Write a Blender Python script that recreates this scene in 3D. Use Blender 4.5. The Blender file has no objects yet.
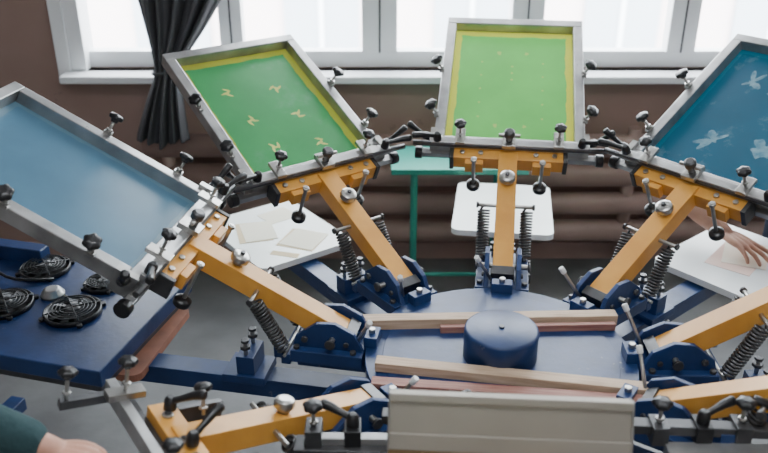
import bpy, bmesh, math, random
from mathutils import Vector, Matrix, noise
random.seed(4)
C=bpy.context.scene.collection
rad=math.radians
# ------------------------------------------------------------------ materials
def mat(name,col,rough=.5,metal=0.,spec=.5,noise_amt=0.,noise_scale=8.,col2=None,bump=0.,bscale=60.,stretch=None,coat=0.,scuff=None):
    m=bpy.data.materials.new(name); m.use_nodes=True
    nt=m.node_tree; b=nt.nodes['Principled BSDF']
    b.inputs['Base Color'].default_value=(*col,1); b.inputs['Roughness'].default_value=rough
    b.inputs['Metallic'].default_value=metal; b.inputs['Specular IOR Level'].default_value=spec
    b.inputs['Coat Weight'].default_value=coat
    tc=nt.nodes.new('ShaderNodeTexCoord'); src=tc.outputs['Object']
    if stretch:
        mp=nt.nodes.new('ShaderNodeMapping'); mp.inputs['Scale'].default_value=stretch
        nt.links.new(src,mp.inputs[0]); src=mp.outputs[0]
    if noise_amt>0:
        n=nt.nodes.new('ShaderNodeTexNoise'); n.inputs['Scale'].default_value=noise_scale; n.inputs['Detail'].default_value=6
        nt.links.new(src,n.inputs['Vector'])
        r=nt.nodes.new('ShaderNodeValToRGB'); r.color_ramp.elements[0].position=.5-.18; r.color_ramp.elements[1].position=.5+.18
        c2=col2 or tuple(c*(1-noise_amt) for c in col)
        r.color_ramp.elements[0].color=(*col,1); r.color_ramp.elements[1].color=(*c2,1)
        nt.links.new(n.outputs[0],r.inputs[0]); last=r.outputs[0]
        if scuff:
            sc,thr,scol=scuff
            n3=nt.nodes.new('ShaderNodeTexNoise'); n3.inputs['Scale'].default_value=sc; n3.inputs['Detail'].default_value=9; n3.inputs['Roughness'].default_value=.65
            nt.links.new(src,n3.inputs['Vector'])
            r3=nt.nodes.new('ShaderNodeValToRGB'); r3.color_ramp.elements[0].position=thr; r3.color_ramp.elements[1].position=thr+.04
            nt.links.new(n3.outputs[0],r3.inputs[0])
            mx=nt.nodes.new('ShaderNodeMix'); mx.data_type='RGBA'; nt.links.new(r3.outputs[0],mx.inputs[0]); nt.links.new(last,mx.inputs[6]); mx.inputs[7].default_value=(*scol,1); last=mx.outputs[2]
        nt.links.new(last,b.inputs['Base Color'])
    if bump>0:
        n=nt.nodes.new('ShaderNodeTexNoise'); n.inputs['Scale'].default_value=bscale; n.inputs['Detail'].default_value=4
        nt.links.new(src,n.inputs['Vector'])
        bp=nt.nodes.new('ShaderNodeBump'); bp.inputs['Strength'].default_value=bump; bp.inputs['Distance'].default_value=.01
        nt.links.new(n.outputs[0],bp.inputs['Height']); nt.links.new(bp.outputs[0],b.inputs['Normal'])
    return m
BLUE=mat('blue_paint',(.014,.044,.150),.38,noise_amt=.3,noise_scale=14,bump=.05,scuff=(22,.68,(.16,.18,.22)))
ORANGE=mat('orange_paint',(.76,.375,.07),.36,noise_amt=.2,noise_scale=10,col2=(.64,.295,.05),bump=.03,scuff=(26,.71,(.28,.19,.10)))
ALU=mat('aluminium',(.52,.52,.52),.38,.8,noise_amt=.45,noise_scale=10,bump=.03,scuff=(16,.66,(.20,.21,.21)))
STEEL=mat('steel',(.50,.49,.47),.30,.95,noise_amt=.25,noise_scale=30)
DARKST=mat('dark_steel',(.11,.11,.115),.40,.7,noise_amt=.3,noise_scale=20)
BLACK=mat('black_plastic',(.012,.012,.014),.33)
WHITE=mat('white_laminate',(.82,.84,.84),.33,noise_amt=.08,noise_scale=6)
PLY=mat('pallet_edge',(.40,.17,.11),.6,noise_amt=.3,noise_scale=20)
WOOD=mat('pale_wood',(.66,.50,.36),.6,noise_amt=.4,noise_scale=9,col2=(.44,.30,.20),stretch=(1,14,14),bump=.1)
WOODR=mat('reddish_wood',(.42,.22,.17),.6,noise_amt=.4,noise_scale=9,col2=(.26,.10,.08),stretch=(1,14,14),bump=.1)
PAPER=mat('paper',(.86,.80,.68),.7)
PAPER2=mat('kraft_card',(.72,.56,.36),.7)
CREAM=mat('anodised_cream',(.36,.33,.285),.40,.35,noise_amt=.15,noise_scale=5)
RUBBER=mat('rubber',(.35,.22,.10),.6)
WALL=mat('wall_paint',(.335,.228,.195),.75,noise_amt=.2,noise_scale=2.2,col2=(.275,.18,.15),bump=.15,bscale=12,scuff=(3.4,.66,(.20,.14,.12)))
WALLB=mat('wall_paint_pale',(.55,.51,.48),.8)
PIPE=mat('pipe_paint',(.37,.25,.215),.42,noise_amt=.2,noise_scale=5)
FLOOR=mat('floor_concrete',(.20,.205,.21),.42,noise_amt=.4,noise_scale=3.5,col2=(.12,.12,.125),bump=.1,bscale=30)
CEIL=mat('ceiling_paint',(.75,.75,.74),.8)
UPVC=mat('white_upvc',(.82,.84,.86),.35)
TEAL=mat('teal_table_paint',(.03,.32,.25),.4,noise_amt=.15)
CURT=mat('curtain_fabric',(.075,.076,.084),.9,bump=.3,bscale=300)
SKIN=mat('skin',(.60,.33,.23),.5,noise_amt=.2,noise_scale=25,col2=(.54,.27,.19),bump=.12,bscale=180)
NAVY=mat('navy_cloth',(.03,.04,.06),.9,bump=.3,bscale=90)
TEALC=mat('teal_cloth',(.02,.055,.062),.9,bump=.4,bscale=60)
TROUS=mat('denim',(.03,.04,.07),.9,bump=.3,bscale=90)
HAIR=mat('hair',(.03,.018,.012),.6,bump=.6,bscale=60)
SHOE=mat('shoe',(.02,.02,.02),.5)
FACADE=mat('facade_render',(.82,.70,.68),.9,noise_amt=.1,noise_scale=.5)
FWIN=mat('facade_glass',(.42,.46,.50),.3)
ASPH=mat('outside_ground',(.6,.6,.6),.9)
FILLM=bpy.data.materials.new('fill_lamp_tube'); FILLM.use_nodes=True  # glowing tubes of the added fill lamps
FILLM.node_tree.nodes['Principled BSDF'].inputs['Emission Color'].default_value=(.97,.98,1,1)
FILLM.node_tree.nodes['Principled BSDF'].inputs['Emission Strength'].default_value=6

# ------------------------------------------------------------------ mesh builder
class MB:
    def __init__(s,name,mats): s.bm=bmesh.new(); s.name=name; s.mats=mats
    def mi(s,m):
        if m not in s.mats: s.mats.append(m)
        return s.mats.index(m)
    def poly(s,vs,fs,m,smooth=False):
        i=s.mi(m); bv=[s.bm.verts.new(v) for v in vs]; out=[]
        for f in fs:
            try:
                fc=s.bm.faces.new([bv[k] for k in f]); fc.material_index=i; fc.smooth=smooth; out.append(fc)
            except ValueError: pass
        return out
    def box(s,c,size,m,R=None):
        R=R or Matrix.Identity(3); c=Vector(c); vs=[]
        for x in(-1,1):
            for y in(-1,1):
                for z in(-1,1): vs.append(c+R@Vector((x*size[0]/2,y*size[1]/2,z*size[2]/2)))
        s.poly(vs,[(0,1,3,2),(4,6,7,5),(0,4,5,1),(2,3,7,6),(0,2,6,4),(1,5,7,3)],m)
    def bx(s,x0,x1,y0,y1,z0,z1,m): s.box(((x0+x1)/2,(y0+y1)/2,(z0+z1)/2),(abs(x1-x0),abs(y1-y0),abs(z1-z0)),m)
    def beam(s,p0,p1,w,h,m,up=(0,0,1)):
        p0=Vector(p0);p1=Vector(p1);x=(p1-p0);L=x.length;x.normalize();y=Vector(up).cross(x).normalized();z=x.cross(y)
        s.box((p0+p1)/2,(L,w,h),m,Matrix((x,y,z)).transposed())
    def lathe(s,p0,axis,prof,m,seg=20,lobes=0,lamp=0.):
        p0=Vector(p0);a=Vector(axis).normalized();t=a.orthogonal().normalized();b=a.cross(t)
        vs=[];n=len(prof)
        for h,r in prof:
            for k in range(seg):
                th=2*math.pi*k/seg; rr=r*(1+lamp*math.cos(lobes*th)) if lobes else r
                vs.append(p0+a*h+(t*math.cos(th)+b*math.sin(th))*rr)
        fs=[]
        for j in range(n-1):
            for k in range(seg):
                k2=(k+1)%seg; fs.append((j*seg+k,j*seg+k2,(j+1)*seg+k2,(j+1)*seg+k))
        i=s.mi(m); bv=[s.bm.verts.new(v) for v in vs]
        for f in fs:
            fc=s.bm.faces.new([bv[q] for q in f]); fc.material_index=i; fc.smooth=True
        for st,rev in((0,True),((n-1)*seg,False)):
            ring=[bv[st+k] for k in range(seg)]
            if rev: ring.reverse()
            fc=s.bm.faces.new(ring); fc.material_index=i
    def cyl(s,p0,p1,r,m,seg=16,r2=None):
        p0=Vector(p0);p1=Vector(p1); s.lathe(p0,p1-p0,[(0,r),((p1-p0).length,r2 if r2 is not None else r)],m,seg)
    def tube(s,pts,r,m,seg=8,closed=False):
        pts=[Vector(p) for p in pts];n=len(pts);rings=[];i=s.mi(m);prev=None
        for k,p in enumerate(pts):
            d=(pts[min(k+1,n-1)]-pts[max(k-1,0)]).normalized()
            if prev is None: t=d.orthogonal().normalized()
            else:
                t=prev-d*prev.dot(d)
                t=t.normalized()
            prev=t;b=d.cross(t); rr=r[k] if isinstance(r,(list,tuple)) else r
            rings.append([s.bm.verts.new(p+(t*math.cos(2*math.pi*j/seg)+b*math.sin(2*math.pi*j/seg))*rr) for j in range(seg)])
        for k in range(n-1):
            for j in range(seg):
                j2=(j+1)%seg; f=s.bm.faces.new((rings[k][j],rings[k][j2],rings[k+1][j2],rings[k+1][j])); f.smooth=True;f.material_index=i
        f=s.bm.faces.new(list(reversed(rings[0])));f.material_index=i
        f=s.bm.faces.new(rings[-1]);f.material_index=i
    def coil(s,p0,p1,R,r,turns,m):
        p0=Vector(p0);p1=Vector(p1);a=(p1-p0);L=a.length;a.normalize();t=a.orthogonal().normalized();b=a.cross(t)
        N=int(turns*12);pts=[p0]
        for k in range(N+1):
            th=2*math.pi*turns*k/N; pts.append(p0+a*(L*(.08+.84*k/N))+(t*math.cos(th)+b*math.sin(th))*R)
        pts.append(p1); s.tube(pts,r,m,6)
    def hexa(s,p,axis,r,h,m): s.lathe(p,axis,[(0,r),(h,r)],m,6)
    def knob(s,p,axis,h=.045,r=.017):
        a=Vector(axis).normalized();p=Vector(p)
        s.cyl(p,p+a*h,.0045,STEEL,8)
        s.lathe(p+a*h*.25,a,[(0,.010),(.006,.010)],STEEL,6)
        s.lathe(p+a*(h-.006),a,[(0,r*.45),(.008,r*.55),(.010,r*.95),(.018,r*1.02),(.023,r*.8),(.025,r*.3)],BLACK,30,6,.09)
    def lever(s,p,axis,dirv,L=.075):
        a=Vector(axis).normalized();p=Vector(p);d=Vector(dirv).normalized()
        s.lathe(p,a,[(0,.014),(.022,.013),(.030,.008)],BLACK,14)
        q=p+a*.018
        s.tube([q,q+d*L*.3+a*.008,q+d*L*.65+a*.018,q+d*L*.95+a*.022,q+d*L+a*.022],[.008,.007,.0095,.011,.006],BLACK,10)
    def done(s,parent=None,bevel=0.,M=None):
        bmesh.ops.recalc_face_normals(s.bm,faces=s.bm.faces[:])
        me=bpy.data.meshes.new(s.name); s.bm.to_mesh(me); s.bm.free()
        for m in s.mats: me.materials.append(m)
        o=bpy.data.objects.new(s.name,me); C.objects.link(o)
        if bevel>0:
            b=o.modifiers.new('bevel','BEVEL'); b.width=bevel; b.segments=2; b.limit_method='ANGLE'; b.angle_limit=rad(50)
        if parent: o.parent=parent
        if M is not None: o.matrix_local=M
        return o
def empty(name,parent=None,M=None):
    e=bpy.data.objects.new(name,None); e.empty_display_size=.1; C.objects.link(e)
    if parent: e.parent=parent
    if M is not None: e.matrix_local=M
    return e

# ------------------------------------------------------------------ room
WY=3.75; XL,XR=-3.2,4.2; YB=-3.0; ZC=3.2
def simple(name,boxes,bevel=0.,parent=None):
    b=MB(name,[])
    for x in boxes: b.bx(*x)
    return b.done(parent,bevel)
simple('floor',[(XL-.2,XR+.2,YB-.2,WY+.3,-.1,0,FLOOR)])
simple('ceiling',[(XL-.2,XR+.2,YB-.2,WY+.3,ZC,ZC+.1,CEIL)])
WX0,WX1,WZ0,WZ1=-1.42,3.6,.96,2.65
simple('wall_back',[(XL-.2,WX0,WY,WY+.3,0,ZC,WALL),(WX1,XR+.2,WY,WY+.3,0,ZC,WALL),(WX0,WX1,WY,WY+.3,0,WZ0,WALL),(WX0,WX1,WY,WY+.3,WZ1,ZC,WALL)])
simple('wall_left',[(XL-.2,XL,YB-.2,WY,0,ZC,WALLB)])
simple('wall_right',[(XR,XR+.2,YB-.2,WY,0,ZC,WALLB)])
simple('wall_front',[(XL,XR,YB-.2,YB,0,ZC,WALLB)])
simple('baseboard_back',[(XL,XR,WY-.02,WY,0,.09,PIPE)],.004)
w=MB('window_1',[])
fy0,fy1=WY+.06,WY+.13
w.bx(WX0,WX0+.07,WY-.005,fy1,WZ0,WZ1,UPVC); w.bx(WX1-.07,WX1,WY-.005,fy1,WZ0,WZ1,UPVC)
w.bx(WX0,WX1,fy0,fy1,WZ0,WZ0+.075,UPVC); w.bx(WX0,WX1,fy0,fy1,WZ1-.07,WZ1,UPVC)
for a,b in((-.745,-.64),(-.10,.06),(.575,.72),(1.29,1.42),(2.0,2.12),(2.7,2.85)):
    w.bx(a,b,fy0-.01,fy1,WZ0+.07,WZ1-.07,UPVC)
    mid=(a+b)/2; w.bx(mid-.004,mid+.004,fy0-.016,fy0-.008,WZ0+.07,WZ1-.07,DARKST)
w.done(None,.006)
simple('window_sill',[(WX0-.03,WX1+.03,WY-.10,WY+.06,WZ0-.035,WZ0,UPVC)],.008)
simple('trim_1',[(WX0-.06,WX0,WY-.012,WY,WZ0-.03,WZ1+.05,UPVC)],.003)
p=MB('heating_pipe_register',[])
for z in(.20,.345,.49,.635):
    p.cyl((-1.1,WY-.10,z),(3.4,WY-.10,z),.054,PIPE,28)
for x in(-1.0,1.15,3.3):
    p.cyl((x,WY-.10,.12),(x,WY-.10,.72),.03,PIPE,16)
    for z in(.20,.49): p.bx(x+.1,x+.13,WY-.10,WY-.001,z-.02,z+.02,PIPE)
    p.bx(x-.02,x+.02,WY-.12,WY-.08,0,.14,PIPE)
p.done()
o=MB('building_facade',[])
o.bx(-22,30,17,19,-7,2.6,FACADE)
for i in range(17):
    x=-20+i*3
    for z in(-5.3,-2.3,.4):
        o.bx(x,x+1.5,16.9,17.02,z,z+1.5,FWIN); o.bx(x+.7,x+.8,16.85,16.95,z,z+1.5,UPVC)
o.done()
simple('street_ground',[(-40,50,5.0,60,-7.2,-7,ASPH)])
def curtain():
    bm=bmesh.new(); N=90
    secs=[(2.6,-1.25,-.30,3.60,.03),(2.1,-1.20,-.42,3.59,.03),(1.7,-1.12,-.52,3.58,.032),(1.45,-1.06,-.60,3.58,.035),(1.30,-1.03,-.69,3.57,.035),(1.18,-1.01,-.77,3.56,.032),(1.10,-.995,-.835,3.55,.028),(1.04,-.985,-.870,3.54,.024),(.99,-.99,-.880,3.54,.023),(.94,-1.015,-.88,3.54,.026),(.88,-1.045,-.88,3.55,.03),(.78,-1.085,-.875,3.55,.034),(.71,-1.115,-.87,3.55,.036),(.69,-1.115,-.87,3.55,.036)]
    rows=[]
    for z,a,b,y,am in secs:
        row=[]
        for k in range(N+1):
            t=k/N; x=a+(b-a)*t
            yy=y+am*math.sin(t*2*math.pi*5+z*1.2)+am*.6*math.sin(t*2*math.pi*8.3+z*3)-.02*math.sin(math.pi*t)
            row.append(bm.verts.new((x,yy,z+.012*math.sin(t*9)*(z<.8))))
        rows.append(row)
    for r in range(len(rows)-1):
        for k in range(N):
            f=bm.faces.new((rows[r][k],rows[r][k+1],rows[r+1][k+1],rows[r+1][k])); f.smooth=True
    me=bpy.data.meshes.new('curtain'); bm.to_mesh(me); bm.free(); me.materials.append(CURT)
    o=bpy.data.objects.new('curtain',me); C.objects.link(o)
    o.modifiers.new('s','SOLIDIFY').thickness=.004
    ss=o.modifiers.new('ss','SUBSURF'); ss.levels=1; ss.render_levels=1
    t=MB('tieback',[]); pts=[(-.93+.062*math.cos(a),3.54+.05*math.sin(a),1.02+.012*math.cos(a)) for a in [i*2*math.pi/24 for i in range(25)]]
    t.tube(pts,.008,CURT,8); t.done(o)
    r=MB('rod',[]); r.cyl((-1.6,3.60,2.62),(3.8,3.60,2.62),.014,STEEL); r.bx(-1.55,-1.52,3.60,3.75,2.60,2.64,STEEL); r.bx(3.7,3.73,3.60,3.75,2.60,2.64,STEEL); r.done(o)
curtain()
t=MB('metal_workbench',[])
t.bx(.03,.60,3.22,3.50,.665,.69,TEAL)
for x in(.13,.50):
    for y in(3.25,3.46): t.cyl((x,y,0),(x,y,.67),.012,TEAL,12)
    t.cyl((x,3.25,.22),(x,3.46,.22),.009,TEAL,10)
t.cyl((.13,3.25,.18),(.50,3.25,.18),.009,TEAL,10); t.cyl((.13,3.46,.6),(.50,3.46,.6),.010,TEAL,10)
t.done(None,.004)

# ------------------------------------------------------------------ press
HX,HY,HZ=.296,1.787,.79
press=empty('screen_printing_press',None,Matrix.Translation((HX,HY,HZ)))
RP=.427
b=MB('turntable_plate',[])
b.lathe((0,0,-.065),(0,0,1),[(0,.345),(.035,.345)],BLUE,72)
b.lathe((0,0,-.030),(0,0,1),[(0,.30),(.003,.30)],BLUE,72)
b.done(press,.003)
b=MB('hub_cap',[])
b.lathe((0,0,-.027),(0,0,1),[(0,.094),(.074,.094),(.079,.092),(.082,.086),(.083,.01)],BLUE,72)
b.hexa((0,0,.056),(0,0,1),.007,.005,DARKST)
b.done(press)
b=MB('base_column',[])
b.lathe((0,0,-HZ),(0,0,1),[(0,.16),(.02,.16),(.03,.085),(.55,.085),(.56,.20),(.60,.24),(.66,.24),(.69,.12),(.73,.12)],BLUE,48)
for k in range(4):
    a=rad(40+90*k); d=Vector((math.cos(a),math.sin(a),0))
    b.beam(d*.08+Vector((0,0,-HZ+.05)),d*.72+Vector((0,0,-HZ+.05)),.08,.06,BLUE); b.cyl(d*.68+Vector((0,0,-HZ)),d*.68+Vector((0,0,-HZ+.03)),.03,BLACK)
b.done(press,.003)

def station_mesh():
    b=MB('station_base',[])
    b.bx(.12,.53,-.036,.036,-.105,-.066,BLUE)
    b.bx(.345,.535,-.078,.078,-.066,-.030,BLUE)
    for y in(-.047,.047):
        prof=[(.345,-.032),(.535,-.032),(.525,.0),(.47,.042),(.42,.046),(.37,.02)]
        n=len(prof); vs=[(r,y-.007,z) for r,z in prof]+[(r,y+.007,z) for r,z in prof]
        fs=[tuple(range(n)),tuple(range(2*n-1,n-1,-1))]+[(i,(i+1)%n,n+(i+1)%n,n+i) for i in range(n)]
        b.poly(vs,fs,BLUE)
        sg=1 if y>0 else -1
        b.hexa((.50,y+sg*.007,-.005),(0,sg,0),.010,.008,DARKST)
        b.hexa((.39,y+sg*.007,-.010),(0,sg,0),.008,.007,DARKST)
        b.hexa((.37,sg*.066,-.030),(0,0,1),.009,.010,DARKST); b.hexa((.52,sg*.066,-.030),(0,0,1),.009,.010,DARKST)
    b.cyl((RP,-.075,.0),(RP,.075,.0),.008,STEEL)
    b.cyl((RP,.075,.0),(RP,.083,.0),.014,DARKST,12);b.cyl((RP,-.083,.0),(RP,-.075,.0),.014,DARKST,12)
    b.cyl((.37,.03,-.02),(.325,.075,.075),.005,STEEL,8); b.cyl((.33,.07,.064),(.322,.078,.081),.008,WHITE,8)
    b.bx(.315,.35,-.03,.03,-.030,.0,BLUE); b.hexa((.333,0,0),(0,0,1),.010,.012,STEEL)
    b.bx(.535,.56,-.078,.078,-.075,-.045,BLUE)
    b.cyl((.548,-.086,-.045),(.548,.086,-.045),.005,STEEL,8)
    b.bx(.53,.60,-.02,.02,-.10,-.066,BLUE)
    return b
def pallet_arm():
    b=MB('pallet_arm',[])
    b.bx(.14,1.16,-.034,.034,-.225,-.170,BLUE)
    b.bx(.62,.74,-.055,.055,-.175,-.150,BLUE)
    b.bx(.65,.70,-.045,.045,-.15,-.095,BLUE)
    for y in(-.03,.03): b.cyl((.675,y,-.095),(.675,y,-.055),.006,STEEL,10); b.hexa((.675,y,-.075),(0,0,1),.015,.010,DARKST); b.hexa((.675,y,-.055),(0,0,1),.012,.008,DARKST)
    b.knob((.72,-.034,-.20),(0,-1,0),.05,.018)
    return b
def pallet(topm):
    b=MB('pallet',[])
    def rr(z):
        pts=[];x0,x1,hw,r=.92,1.37,.185,.03
        for cx,cy,a0 in((x1-r,hw-r,0),(x0+r,hw-r,90),(x0+r,-hw+r,180),(x1-r,-hw+r,270)):
            for k in range(7):
                a=rad(a0+15*k); pts.append((cx+r*math.cos(a),cy+r*math.sin(a),z))
        return pts
    t=rr(-.14);m_=rr(-.147);l=rr(-.162);n=len(t)
    b.poly(t+m_,[tuple(range(n))]+[(i,(i+1)%n,n+(i+1)%n,n+i) for i in range(n)],topm)
    b.poly(m_+l,[tuple(range(2*n-1,n-1,-1))]+[(i,(i+1)%n,n+(i+1)%n,n+i) for i in range(n)],PLY if topm is PLY else WHITE)
    b.bx(1.0,1.30,-.05,.05,-.172,-.162,DARKST)
    return b
def head_mesh():
    b=MB('lift_arm',[])
    b.bx(-.035,.44,-.030,.030,-.030,.026,ORANGE)
    b.bx(-.05,-.02,-.034,.034,-.037,.032,DARKST)
    b.lathe((.31,0,.026),(0,0,1),[(0,.014),(.010,.014),(.012,.025),(.020,.026),(.030,.024),(.034,.014)],STEEL,28,12,.02)
    b.hexa((.31,0,.060),(0,0,1),.007,.006,DARKST)
    b.cyl((.23,-.084,.0),(.23,.084,.0),.006,STEEL,10)
    b.hexa((.23,-.092,0),(0,1,0),.010,.008,DARKST); b.hexa((.23,.084,0),(0,1,0),.010,.008,DARKST)
    b.bx(.41,.455,-.185,.185,-.032,.018,ORANGE)
    for y in(-.185,.185): 
        b.bx(.405,.46,y-.007,y+.007,-.036,.022,DARKST)
    for y in(-.15,-.09,.09,.15): b.hexa((.432,y,.018),(0,0,1),.009,.007,STEEL)
    for y in(-.11,.11):
        b.bx(.390,.410,y-.03,y+.03,-.03,.012,ORANGE)
        b.cyl((.380,y,-.075),(.380,y,.05),.006,STEEL,10)
        b.lathe((.380,y,-.095),(0,0,1),[(0,.013),(.004,.023),(.020,.023),(.026,.011)],BLACK,20)
        b.hexa((.380,y,.038),(0,0,1),.011,.010,STEEL)
    b.bx(.455,.480,-.30,.30,-.040,-.020,ALU)
    b.bx(.448,.474,-.255,.255,.022,.046,ALU)
    for y in(-.30,.30): b.cyl((.4675,y-.012,-.03),(.4675,y+.012,-.03),.021,BLACK,18)
    b.cyl((.452,-.315,.034),(.452,.315,.034),.009,DARKST,12)
    b.bx(.43,.49,-.022,.022,.046,.062,STEEL)
    b.lathe((.455,0,.062),(0,0,1),[(0,.011),(.02,.011),(.022,.017),(.040,.018),(.046,.011)],DARKST,20)
    b.cyl((.455,-.035,.085),(.455,.035,.085),.006,STEEL,10)
    for y in(-.16,.16):
        b.bx(.44,.505,y-.016,y+.016,.046,.058,STEEL); b.knob((.47,y,.055),(0,0,1),.05,.019)
    b.lever((.46,-.235,.046),(0,0,1),(-.3,-1,0),.085); b.lever((.46,.235,.046),(0,0,1),(-.3,1,0),.085)
    return b
def head_bare():
    b=MB('lift_arm',[])
    b.bx(-.035,.44,-.028,.028,-.028,.026,ORANGE)
    b.bx(-.05,-.02,-.034,.034,-.035,.03,DARKST)
    b.lathe((.20,0,.026),(0,0,1),[(0,.014),(.010,.014),(.012,.022),(.020,.023),(.030,.021),(.033,.012)],STEEL,28,12,.02)
    b.cyl((.23,-.084,.0),(.23,.084,.0),.006,STEEL,10)
    b.bx(.40,.455,-.12,.12,-.032,.020,ORANGE)
    for y in(-.07,.02,.08):
        b.lathe((.43,y,.02),(0,0,1),[(0,.012),(.006,.012)],STEEL,20); b.lathe((.43,y,.026),(0,0,1),[(0,.007),(.003,.007)],DARKST,12)
    b.lever((.42,-.085,.026),(0,0,1),(-.5,.8,.3),.085); b.lever((.425,.045,.026),(0,0,1),(-.9,-.4,.2),.08)
    b.bx(.455,.475,-.24,.24,-.042,-.004,DARKST)
    b.bx(.475,.497,-.26,.26,-.030,.010,ALU)
    for y in(-.26,.26): b.cyl((.4675,y-.02,-.025),(.4675,y+.02,-.025),.017,BLACK,18)
    b.bx(.47,.60,-.245,-.225,-.028,-.008,DARKST); b.knob((.585,-.235,-.008),(0,0,1),.055,.019)
    b.bx(.44,.52,-.20,-.165,.010,.026,STEEL); b.knob((.48,-.18,.026),(0,0,1),.06,.019)
    b.knob((.36,-.05,.02),(.0,-.3,1),.05,.018); b.knob((.49,.10,.012),(0,0,1),.055,.019)
    b.bx(.30,.40,-.10,-.085,-.03,.02,DARKST)
    return b
def side_knobs():
    b=MB('frame_clamps',[])
    for sy in(-1,1):
        b.bx(.47,.53,sy*.252-.010,sy*.252+.010,-.035,.03,STEEL)
        b.lever((.50,sy*.262,.015),(0,sy,.3),(-.2,sy*.5,1),.068)
        for s_ in(.60,.825):
            b.bx(s_-.012,s_+.012,sy*.25-.008,sy*.25+.008,.018,.028,STEEL)
            b.knob((s_,sy*.247,.02),(0,sy*.45,1),.044,.021)
    return b
def screen_mat(kind):
    m=bpy.data.materials.new('screen_mesh_'+kind); m.use_nodes=True; nt=m.node_tree; N=nt.nodes; Lk=nt.links
    bs=N['Principled BSDF']; out=N['Material Output']
    tc=N.new('ShaderNodeTexCoord'); sp=N.new('ShaderNodeSeparateXYZ'); Lk.new(tc.outputs['Object'],sp.inputs[0])
    def math_(op,a,b=None):
        n=N.new('ShaderNodeMath'); n.operation=op
        for i,v in enumerate((a,b)):
            if v is None: continue
            if hasattr(v,'links'): Lk.new(v,n.inputs[i])
            else: n.inputs[i].default_value=v
        return n.outputs[0]
    ax=math_('ABSOLUTE',sp.outputs[0]); ay=math_('ABSOLUTE',sp.outputs[1])
    ns=N.new('ShaderNodeTexNoise'); ns.inputs['Scale'].default_value=14; Lk.new(tc.outputs['Object'],ns.inputs['Vector'])
    wob=math_('MULTIPLY',math_('SUBTRACT',ns.outputs[0],.5),.02)
    hx={'green':.262,'lime':.262,'ice':.27,'teal':.27}[kind]; hy={'green':.190,'lime':.192,'ice':.2,'teal':.2}[kind]
    inside=math_('MULTIPLY',math_('LESS_THAN',math_('ADD',ax,wob),hx),math_('LESS_THAN',math_('ADD',ay,wob),hy))
    cols=dict(green=((.07,.43,.14),(.56,.60,.08)),lime=((.16,.58,.13),(.66,.68,.08)),ice=((.14,.32,.47),(.20,.38,.50)),teal=((.008,.115,.20),(.014,.16,.25)))[kind]
    n2=N.new('ShaderNodeTexNoise'); n2.inputs['Scale'].default_value=5; n2.inputs['Detail'].default_value=5; Lk.new(tc.outputs['Object'],n2.inputs['Vector'])
    mx0=N.new('ShaderNodeMix'); mx0.data_type='RGBA'; Lk.new(n2.outputs[0],mx0.inputs[0])
    mx0.inputs[6].default_value=(*[c*.75 for c in cols[0]],1); mx0.inputs[7].default_value=(*[min(1,c*1.25) for c in cols[0]],1)
    mx=N.new('ShaderNodeMix'); mx.data_type='RGBA'; Lk.new(inside,mx.inputs[0]); mx.inputs[6].default_value=(*cols[1],1); Lk.new(mx0.outputs[2],mx.inputs[7])
    col=mx.outputs[2]
    if kind in('teal','green'):
        n3=N.new('ShaderNodeTexNoise'); n3.inputs['Scale'].default_value=9 if kind=='teal' else 3; n3.inputs['Detail'].default_value=10; n3.inputs['Roughness'].default_value=.7; Lk.new(tc.outputs['Object'],n3.inputs['Vector'])
        rp=N.new('ShaderNodeValToRGB'); rp.color_ramp.elements[0].position=.56; rp.color_ramp.elements[1].position=.74; Lk.new(n3.outputs[0],rp.inputs[0])
        k=math_('MULTIPLY',rp.outputs[0],.35)
        m3=N.new('ShaderNodeMix'); m3.data_type='RGBA'; Lk.new(k,m3.inputs[0]); Lk.new(col,m3.inputs[6]); m3.inputs[7].default_value=(.35,.48,.48,1); col=m3.outputs[2]
    Lk.new(col,bs.inputs['Base Color'])
    bs.inputs['Roughness'].default_value=.30; bs.inputs['Specular IOR Level'].default_value=.7
    tr=N.new('ShaderNodeBsdfTranslucent'); Lk.new(col,tr.inputs[0])
    ms=N.new('ShaderNodeMixShader'); ms.inputs[0].default_value=.62 if kind in('lime','green') else .5; Lk.new(bs.outputs[0],ms.inputs[1]); Lk.new(tr.outputs[0],ms.inputs[2]); Lk.new(ms.outputs[0],out.inputs[0])
    return m
MARK=mat('stencil_yellow',(.52,.60,.12),.5); MARKL=mat('stencil_faint',(.42,.60,.12),.5)
MARKW=mat('stencil_pale',(.13,.27,.33),.5,noise_amt=.9,noise_scale=38,col2=(.015,.14,.22))
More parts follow.
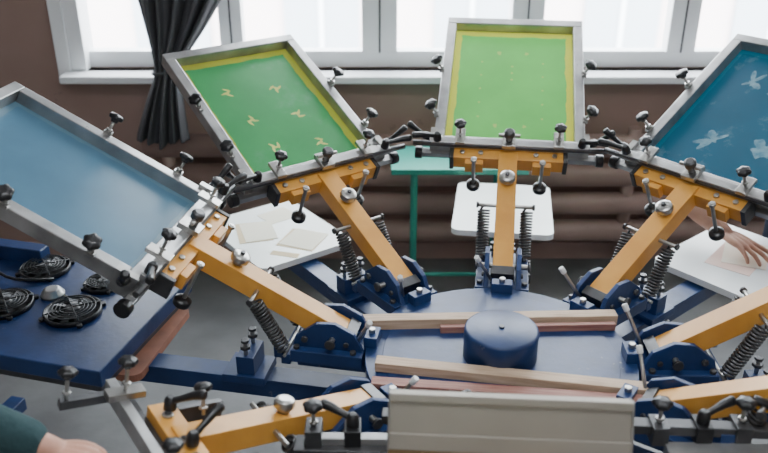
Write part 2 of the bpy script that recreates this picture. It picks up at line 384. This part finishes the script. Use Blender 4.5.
def screen(kind,M):
    root=empty('printing_screen',None,M)
    b=MB('frame',[])
    L0,L1,hw,t=.47,1.12,.25,.034
    b.bx(L0,L0+t,-hw,hw,-.022,.020,ALU); b.bx(L1-t,L1,-hw,hw,-.022,.020,ALU)
    b.bx(L0+t,L1-t,-hw,-hw+t,-.022,.020,ALU); b.bx(L0+t,L1-t,hw-t,hw,-.022,.020,ALU)
    b.done(root,.003)
    b=MB('mesh',[]); cx=(L0+L1)/2
    hx,hy=(L1-L0)/2-t+.004,hw-t+.004
    b.poly([(-hx,-hy,0),(hx,-hy,0),(hx,hy,0),(-hx,hy,0)],[(0,1,2,3)],screen_mat(kind))
    b.done(root,0,Matrix.Translation((cx,0,-.017)))
    if kind in('green','teal','lime'):
        b=MB('stencil_marks',[])
        def blob(x,y,r,rot,mm,n=26,am=.55,seed=0.,ex=1.):
            pts=[]
            for i in range(n):
                a=2*math.pi*i/n; rr=r*(1+am*noise.noise(Vector((math.cos(a)*1.6+seed*7,math.sin(a)*1.6,seed*3)))*2)
                px,py=rr*math.cos(a)*ex,rr*math.sin(a); pts.append((x+px*math.cos(rot)-py*math.sin(rot),y+px*math.sin(rot)+py*math.cos(rot),0))
            b.poly(pts,[tuple(range(n))],mm)
        def bolt(x,y,r,rot,mm):
            for dx,dy,a in((-.5,.25,.5),(.0,.0,-.9),(.5,-.2,.5),(.1,.55,1.4)):
                cx_,cy_=x+r*(dx*math.cos(rot)-dy*math.sin(rot)),y+r*(dx*math.sin(rot)+dy*math.cos(rot))
                w,l=r*.20,r*.62; c_,s_=math.cos(rot+a),math.sin(rot+a)
                b.poly([(cx_+u*c_-v*s_,cy_+u*s_+v*c_,0) for u,v in((-l,-w*.3),(0,-w),(l,-w*.2),(l*.9,w*.4),(0,w),(-l*.9,w*.5))],[tuple(range(6))],mm)
        if kind=='green':
            for i,(x,y) in enumerate([(.12,.10),(.10,-.07),(-.03,.09),(-.05,-.08),(-.17,.07),(-.19,-.09)]): bolt(x,y,.024,i*1.3+.4,MARK)
        elif kind=='teal':
            for i,(x,y) in enumerate([(.15,.10),(.12,-.03),(-.13,.07),(-.12,-.09),(.02,-.12)]): blob(x,y,.024,i*1.3,MARKW,40,.8,i+1.3,1.4)
        else:
            for i in range(5):
                for y in(-.11,.11): blob(-.16+i*.07,y,.0045,0,MARKL,8,.1,i)
            for i in range(3): blob(.10-i*.035,.0,.005,0,MARKL,8,.2,i)
            for y in(-.05,.05): blob(.17,y,.009,.5,MARKL,10,.5,y*20); blob(-.20,y,.008,.5,MARKL,10,.5,y*20)
        b.done(root,0,Matrix.Translation((cx,0,-.0158)))
    return root

AZ=dict(B=82,BL=126,L=169,FL=214,F=265,FR=-34,R=-1,BR=40)
EL=dict(B=27,BL=25,L=28,FL=12,F=18,FR=31,R=31,BR=28)
SC=dict(B='lime',BL='green',L='ice',BR='teal',R='teal',FR='ice',F='lime')
S0=station_mesh().done(press,.002); A0=pallet_arm().done(press,.002); P0=pallet(WHITE).done(press,0); P1=pallet(PLY).done(press,0)
H0=head_mesh().done(press,.0015); HB=head_bare().done(press,.0015); K0=side_knobs().done(press,0)
tmpl=[S0,A0,P0,P1,H0,HB,K0]
def inst(src,name,M):
    o=src.copy(); o.name=name; C.objects.link(o); o.parent=press; o.matrix_local=M; return o
for i,k in enumerate(AZ):
    Rz=Matrix.Rotation(rad(AZ[k]),4,'Z'); e=rad(EL[k])
    inst(S0,'station_base_%d'%i,Rz); inst(A0,'pallet_arm_%d'%i,Rz)
    inst(P1 if k=='L' else P0,'pallet_%d'%i,Rz@Matrix.Translation((.045 if k=='L' else .02,-.09 if k=='L' else (-.02 if k=='BR' else 0),-.022 if k=='L' else 0)))
    MH=Rz@Matrix.Translation((RP,0,0))@Matrix.Rotation(-e,4,'Y')
    inst(HB if k=='FL' else H0,'lift_arm_%d'%i,MH)
    if k!='FL': inst(K0,'frame_clamps_%d'%i,MH)
    sp=MB('springs_%d'%i,[])
    tip=Vector((RP+.23*math.cos(e),0,.23*math.sin(e)))
    for y in(-.067,.067): sp.coil((.548,y,-.045),(tip.x,y,tip.z),.0175,.0034,16,DARKST)
    sp.done(press,0,Rz)
    if k in SC: screen(SC[k],Matrix.Translation((HX,HY,HZ))@MH)
for t_ in tmpl: bpy.data.objects.remove(t_)
b=MB('registration_rail',[])
b.beam((-.30,-.37,.075),(.52,-.42,.075),.03,.022,DARKST)
b.beam((-.48,-.425,.035),(.02,-.455,.045),.05,.032,DARKST)
b.beam((-.46,-.425,.060),(-.20,-.43,.062),.022,.018,ALU)
b.beam((.28,-.45,.04),(.60,-.46,.04),.045,.03,ALU)
for x,ty,dx in((-.44,0,0),(-.36,1,-.9),(-.26,0,0),(-.18,1,.8),(.02,0,0),(.08,1,-.8),(.27,0,0),(.36,1,.9),(.44,0,0),(.53,1,-.8)):
    y=-.39-.02*(x>0)-.03*(x<-.3)
    b.box((x,y,.070),(.034,.05,.045),BLACK if ty else DARKST)
    if ty: b.lever((x,y,.09),(0,0,1),(dx,.3,0),.07)
    else: b.knob((x,y,.085),(0,0,1),.045,.020)
for x in(-.22,.42): b.beam((x,-.43,-.05),(x,-.41,.07),.05,.04,BLUE,(0,1,0))
for x in(-.33,-.12,.47): b.cyl((x,-.45,-.06),(x,-.45,.05),.014,STEEL,14)
b.done(press,.002)

# ------------------------------------------------------------------ loose planks, squeegee, papers
def plank(p0,p1,w,h,m):
    b=MB('wooden_plank',[]); p0=Vector(p0);p1=Vector(p1);L=(p1-p0).length
    b.box((0,0,0),(L,w,h),m); o=b.done(None,.0015)
    d=(p1-p0).normalized(); y=Vector((0,0,1)).cross(d).normalized(); z=d.cross(y)
    M=Matrix((d,y,z)).transposed().to_4x4(); M.translation=(p0+p1)/2; o.matrix_world=M
plank((-.06,1.920,.777),(.63,1.945,.777),.035,.030,WOOD)
plank((.15,1.894,.772),(.62,1.909,.772),.016,.02,WOODR)
plank((-.02,1.732,.776),(.635,1.620,.776),.036,.026,WOOD)
plank((-.03,1.660,.771),(.62,1.585,.771),.032,.016,WOODR)
b=MB('squeegee',[])
b.bx(-.228,.228,-.012,.012,-.045,.055,CREAM)
b.bx(-.228,.228,-.018,.018,.042,.058,CREAM); b.bx(-.228,.228,-.017,.017,-.05,-.018,CREAM)
b.bx(-.228,.228,-.006,.006,-.085,-.045,RUBBER)
b.bx(-.230,-.226,-.019,.019,-.052,.060,ALU);b.bx(.226,.230,-.019,.019,-.052,.060,ALU)
b.done(None,.003,Matrix.Translation((.237,1.265,.962))@Matrix.Rotation(rad(-2.5),4,'Z')@Matrix.Rotation(rad(1.0),4,'Y')@Matrix.Rotation(rad(-24),4,'X'))
def sheet(name,cx,cy,z,w,h,rot,m):
    b=MB(name,[]); b.box((0,0,0),(w,h,.0010),m); b.done(None,0,Matrix.Translation((cx,cy,z))@Matrix.Rotation(rad(rot),4,'Z'))
for cx,cy,z,w,h,r,m in((-.47,2.72,.6506,.12,.16,15,PAPER2),(-.455,2.725,.6518,.115,.15,18,PAPER),(-.29,2.66,.6506,.14,.14,-20,PAPER2),(-.285,2.664,.6518,.13,.135,-23,PAPER),(-.40,2.86,.6506,.12,.10,40,PAPER),(-.34,2.55,.6506,.10,.03,-15,PAPER2)):
    sheet('paper_sheet',cx,cy,z,w,h,r,m)
PINK=mat('pink_paper',(.80,.58,.50),.7)
sheet('paper_sheet',1.20,2.52,.6506,.15,.20,-40,PINK); sheet('paper_sheet',1.24,2.55,.6518,.14,.19,-25,PAPER)

# ------------------------------------------------------------------ flash dryer with fans
FM=Matrix.Translation((-.674,2.05,.70))@Matrix.Rotation(rad(165),4,'Z')
fl=empty('flash_dryer',None,FM)
b=MB('housing',[])
b.bx(0,.85,-.26,.26,-.05,0,BLUE); b.bx(.01,.84,-.25,.25,-.075,-.05,DARKST)
b.bx(.30,.36,-.29,-.26,-.04,.0,BLUE)
b.bx(.50,.78,-.26,-.21,0,.05,BLUE)
b.done(fl,.004)
b=MB('stand',[])
b.cyl((.80,-.05,-.70),(.80,-.05,-.05),.03,BLUE,20); b.bx(.55,1.05,-.08,-.02,-.70,-.65,BLUE); b.bx(.77,.83,-.3,.25,-.70,-.65,BLUE)
b.done(fl,.003)
invM=FM.inverted()
for i,(x,y,r) in enumerate(((-1.08,2.35,.078),(-.866,2.25,.058),(-.906,2.09,.082),(-1.12,2.13,.082))):
    q=invM@Vector((x,y,.70)); b=MB('fan_%d'%i,[])
    b.lathe((q.x,q.y,0),(0,0,1),[(0,r),(.014,r),(.016,r*.95),(.006,r*.9),(.004,r*.85)],BLACK,40)
    b.lathe((q.x,q.y,0),(0,0,1),[(0,r*.88),(.004,r*.88)],BLACK,32)
    b.lathe((q.x,q.y,0),(0,0,1),[(0,r*.3),(.018,r*.3),(.021,r*.2)],BLACK,24)
    for k in range(9):
        a0=2*math.pi*k/9
        vs=[]
        for rr_,da in((.28,0),(.84,.15),(.84,.6),(.28,.45)):
            a=a0+da; vs.append((q.x+r*rr_*math.cos(a),q.y+r*rr_*math.sin(a),.006+.008*(da>.3)))
        b.poly(vs,[(0,1,2,3)],DARKST)
    for rr_ in(.42,.55,.68,.81): 
        b.tube([(q.x+r*rr_*math.cos(t*2*math.pi/28),q.y+r*rr_*math.sin(t*2*math.pi/28),.021) for t in range(29)],.0013,DARKST,5)
    for k in range(4):
        a=rad(45+90*k); b.tube([(q.x,q.y,.021),(q.x+r*1.02*math.cos(a),q.y+r*1.02*math.sin(a),.018)],.0022,BLACK,6)
        b.cyl((q.x+r*1.06*math.cos(a),q.y+r*1.06*math.sin(a),0),(q.x+r*1.06*math.cos(a),q.y+r*1.06*math.sin(a),.010),r*.10,BLACK,12)
    b.done(fl)
q=invM@Vector((-1.0,2.19,.70)); b=MB('control_knob',[])
b.lathe((q.x,q.y,0),(0,0,1),[(0,.035),(.01,.035),(.012,.028),(.022,.026),(.025,.018)],ALU,28,10,.03)
b.done(fl)
b=MB('power_cable',[]); pts=[]
for k in range(16):
    t=k/15; pts.append((q.x+.05+.5*t,q.y-.08+.05*math.sin(t*7),.006+.02*math.sin(t*math.pi)))
b.tube(pts,.005,BLACK,8); b.done(fl)

# ------------------------------------------------------------------ people
def skinned(name,chains,m,parent=None,voxel=.012,sub=2,smooth=3):
    vs=[];es=[];rs=[];roots=[]
    for ch in chains:
        roots.append(len(vs))
        for j,(p_,r_) in enumerate(ch):
            vs.append(tuple(p_)); rs.append(r_)
            if j: es.append((len(vs)-2,len(vs)-1))
    me=bpy.data.meshes.new(name); me.from_pydata(vs,es,[]); o=bpy.data.objects.new(name,me); C.objects.link(o)
    me.materials.append(m)
    o.modifiers.new('skin','SKIN')
    for j,v in enumerate(me.skin_vertices[0].data):
        r_=rs[j]; v.radius=(r_,r_) if not isinstance(r_,tuple) else r_; v.use_root=j in roots
    s_=o.modifiers.new('sub','SUBSURF'); s_.levels=sub; s_.render_levels=sub
    rm=o.modifiers.new('rm','REMESH'); rm.mode='VOXEL'; rm.voxel_size=voxel; rm.use_smooth_shade=True
    sm=o.modifiers.new('sm','SMOOTH'); sm.iterations=smooth; sm.factor=.5
    if parent: o.parent=parent
    return o
def hand_chains(wrist,F,Nn,thumb,curl=(.25,.35,.3),spread=.10,scale=1.):
    F=Vector(F).normalized();Nn=Vector(Nn).normalized();T=Vector(thumb);T=(T-F*T.dot(F)).normalized();Nn=(Nn-F*Nn.dot(F)-T*Nn.dot(T)).normalized()
    w=Vector(wrist);ch=[];s=scale
    offs=[.030,.010,-.011,-.030];lens=[(.040,.025,.020),(.045,.028,.021),(.042,.026,.020),(.032,.020,.018)];base=[.088,.092,.087,.078]
    for i in range(4):
        k=w+F*base[i]*s+T*offs[i]*s
        ch.append([(w+F*.005*s+T*offs[i]*.45*s,.0155*s),(w+F*base[i]*.55*s+T*offs[i]*.85*s+Nn*.001,.0135*s),(k,.0115*s)])
        d=(F+T*spread*(1.5-i)).normalized();pts=[(k-d*.012*s,.0105*s),(k,.0105*s)];ang=0;cur=k
        for j,l in enumerate(lens[i]):
            ang+=curl[j]+.05*i; dd=d*math.cos(ang)-Nn*math.sin(ang); 
            mid=cur+dd*l*s*.5; cur=cur+dd*l*s
            pts.append((mid,(.0088-.0008*j)*s)); pts.append((cur,(.0092-.0012*j)*s))
        ch.append(pts)
    t0=w+F*.022*s+T*.022*s-Nn*.004; t1=t0+(F*.55+T*.75-Nn*.25).normalized()*.042*s; t2=t1+(F*.85+T*.35-Nn*.3).normalized()*.034*s; t3=t2+(F*.95+T*.05-Nn*.3).normalized()*.027*s
    ch.append([(w+F*.015*s+T*.008*s,.014*s),(t0,.0155*s),(t1,.0125*s),((t1+t2)/2,.0105*s),(t2,.0108*s),(t3,.0085*s)])
    return ch
def head(parent,c,fwd,M=None):
    f=Vector(fwd).normalized(); up=Vector((0,0,1)); up=(up-f*up.dot(f)).normalized(); r=f.cross(up)
    R=Matrix((r,f,up)).transposed().to_4x4(); R.translation=c
    def blob(name,m,fn,seg=40,ring=28):
        bm=bmesh.new(); bmesh.ops.create_uvsphere(bm,u_segments=seg,v_segments=ring,radius=1)
        for v in bm.verts: v.co=fn(v.co.copy())
        for fc in bm.faces: fc.smooth=True
        me=bpy.data.meshes.new(name); bm.to_mesh(me); bm.free(); me.materials.append(m); o=bpy.data.objects.new(name,me); C.objects.link(o); o.parent=parent; o.matrix_local=R; return o
    def face(v):
        x,y,z=v; X=x*.075;Y=y*.095;Z=z*.118
        if z<0: X*=1-.35*z*z; Y=Y*(1-.15*z*z)+.008*(-z)
        if y>.3:
            n=math.exp(-((x/.13)**2)-((z+.12)/.22)**2); Y+=.022*n
            for sx in(-1,1): Y-=.012*math.exp(-(((x-sx*.38)/.2)**2)-((z-.08)/.14)**2)
            Y+=.006*math.exp(-((x/.3)**2)-((z+.5)/.08)**2); Y-=.005*math.exp(-((x/.3)**2)-((z+.43)/.03)**2)
        return Vector((X,Y,Z))
    blob('head',SKIN,face)
    def hair(v):
        x,y,z=v; k=1.08 if (z>.1 or y<.1) else .9
        if y>.35 and z<.55: k=.85
        if z<-.35: k=.85
        return Vector((x*.075*k,y*.095*k-.004,z*.118*k+.003))
    blob('hair',HAIR,hair)
    for sx in(-1,1):
        blob('ear_%d'%sx,SKIN,lambda v,sx=sx:Vector((sx*.076+v.x*.008,-.005+v.y*.018,v.z*.03)),16,12)
        blob('eye_%d'%sx,WHITE,lambda v,sx=sx:Vector((sx*.030+v.x*.012,.074+v.y*.012,.008+v.z*.010)),16,12)
def person(name,pelvis,chest,neck,hd,face,shR,shL,elR,elL,wrR,wrL,feet,cloth,sleeveR,sleeveL,handR,handL,headdir):
    root=empty(name)
    V=Vector; pelvis=V(pelvis);chest=V(chest);neck=V(neck);shR=V(shR);shL=V(shL)
    lat=(shR-shL).normalized(); up=(chest-pelvis).normalized()
    ch=[[(pelvis-up*.05,.145),(pelvis.lerp(chest,.4),.135),(pelvis.lerp(chest,.8),.145),(chest+up*.05,.13),(neck,.062)]]
    ch+=[[(pelvis+lat*.06,.12),(pelvis.lerp(chest,.5)+lat*.05,.115),(chest+lat*.07,.115),(shR-lat*.03,.075)],[(pelvis-lat*.06,.12),(pelvis.lerp(chest,.5)-lat*.05,.115),(chest-lat*.07,.115),(shL+lat*.03,.075)]]
    arms=[]
    for sh,el,wr,sl,hnd in((shR,V(elR),V(wrR),sleeveR,handR),(shL,V(elL),V(wrL),sleeveL,handL)):
        if sl=='short':
            mid=sh.lerp(el,.62); ch.append([(sh,.066),(sh.lerp(el,.35),.058),(mid,.055)])
            arm=[(sh.lerp(el,.45),.046),(sh.lerp(el,.8),.045),(el,.045),(el.lerp(wr,.3),.046),(el.lerp(wr,.7),.037),(wr,.028)]
        else:
            ch.append([(sh,.066),(sh.lerp(el,.5),.055),(el,.052),(el.lerp(wr,.5),.048),(el.lerp(wr,.97),.043)])
            arm=[(el.lerp(wr,.6),.032),(wr,.026)]
        arms.append([arm+[(wr+(wr-el).normalized()*.02,.025)]]+hand_chains(wr,*hnd))
    skinned('shirt',ch,cloth,root,.010)
    skinned('bare_arm_right',arms[0],SKIN,root,.0035,2,2); skinned('bare_arm_left',arms[1],SKIN,root,.0035,2,2)
    legs=[]
    for sg,ft in((1,V(feet[0])),(-1,V(feet[1]))):
        hip=pelvis+lat*.085*sg-V((0,0,.02)); kn=hip.lerp(ft+V((0,0,.08)),.5)+V(headdir).normalized()*.03
        legs.append([(pelvis+V((0,0,.03)),.14),(hip,.105),(hip.lerp(kn,.5),.085),(kn,.062),(kn.lerp(ft,.45),.056),(ft+V((0,0,.09)),.048)])
    skinned('trousers',legs,TROUS,root,.012)
    sh=[]
    fd=V((headdir[0],headdir[1],0)).normalized()
    for ft in feet: sh.append([(V(ft)+V((0,0,.05))-fd*.04,.045),(V(ft)+V((0,0,.04))+fd*.06,.040),(V(ft)+V((0,0,.032))+fd*.15,.032)])
    skinned('shoes',sh,SHOE,root,.01)
    skinned('neck',[[(neck-up*.06,.06),(neck,.054),(V(hd)-V((0,0,.04)),.052)]],SKIN,root,.008)
    head(root,V(hd),face)
    return root
f=Vector((-.75,-.66,0))
person('worker',(1.74,3.08,.90),(1.47,2.86,1.03),(1.43,2.82,1.13),(1.47,2.86,1.27),(-.7,-.62,-.45),
  (1.27,2.93,1.03),(1.52,2.64,1.05),(1.085,2.75,.765),(1.55,2.52,.80),(1.175,2.59,.712),(1.40,2.46,.715),
  ((1.66,3.20,0),(1.84,2.98,0)),NAVY,'short','short',
  ((.55,-.80,-.13),(0,0,1),(.9,.4,0),(.10,.20,.15),.16),((-.6,-.75,-.1),(0,0,1),(-.7,.6,0),(.15,.25,.2),.1),tuple(f))
person('press_operator',(-1.24,.90,.93),(-1.04,1.00,1.22),(-1.0,1.03,1.33),(-.96,1.05,1.49),(.8,.45,-.35),
  (-.93,.83,1.24),(-1.12,1.19,1.26),(-.80,.72,.98),(-.875,1.255,1.040),(-.58,.80,.93),(-.622,1.235,.930),
  ((-1.16,.74,0),(-1.32,1.06,0)),TEALC,'long','long',
  ((.9,.4,-.1),(0,0,1),(-.3,.9,0),(.35,.5,.4),.06),((.97,-.05,-.12),(0,.05,1),(.1,-.95,0),(.40,.65,.5),.05,.82),(.85,.45,0))

# ------------------------------------------------------------------ added fill lamps, window portal and sky
for i,(x,y) in enumerate(((.2,1.0),(.2,-1.4))):  # unseen ceiling fixtures, added to give the room fill light
    l=MB('added_fill_lamp',[]); l.bx(x-.65,x+.65,y-.09,y+.09,ZC-.06,ZC-.001,UPVC)
    for dy in(-.04,.04): l.cyl((x-.6,y+dy,ZC-.075),(x+.6,y+dy,ZC-.075),.013,FILLM,12)
    lo=l.done()
    L=bpy.data.lights.new('added_fill_light','AREA'); L.shape='RECTANGLE'; L.size=1.3; L.size_y=.25; L.energy=28; L.color=(.93,.97,1)
    o=bpy.data.objects.new('added_fill_light',L); o.location=(x,y,ZC-.10); C.objects.link(o); o.parent=lo
L=bpy.data.lights.new('window_portal','AREA'); L.shape='RECTANGLE'; L.size=WX1-WX0; L.size_y=WZ1-WZ0
o=bpy.data.objects.new('window_portal',L); o.location=((WX0+WX1)/2,WY+.28,(WZ0+WZ1)/2); o.rotation_euler=(rad(-90),0,0); C.objects.link(o)
L.cycles.is_portal=True
W=bpy.data.worlds.new('sky'); bpy.context.scene.world=W; W.use_nodes=True
bg=W.node_tree.nodes['Background']; bg.inputs[0].default_value=(.88,.95,1,1); bg.inputs[1].default_value=18.0

# ------------------------------------------------------------------ camera
cd=bpy.data.cameras.new('camera'); cd.sensor_width=36; cd.lens=840/768*36; cd.clip_start=.05
co=bpy.data.objects.new('camera',cd); co.location=(0,0,2.0); co.rotation_euler=(rad(90-26),0,0); C.objects.link(co)
cd.dof.use_dof=True; cd.dof.focus_distance=2.35; cd.dof.aperture_fstop=2.5
bpy.context.scene.camera=co
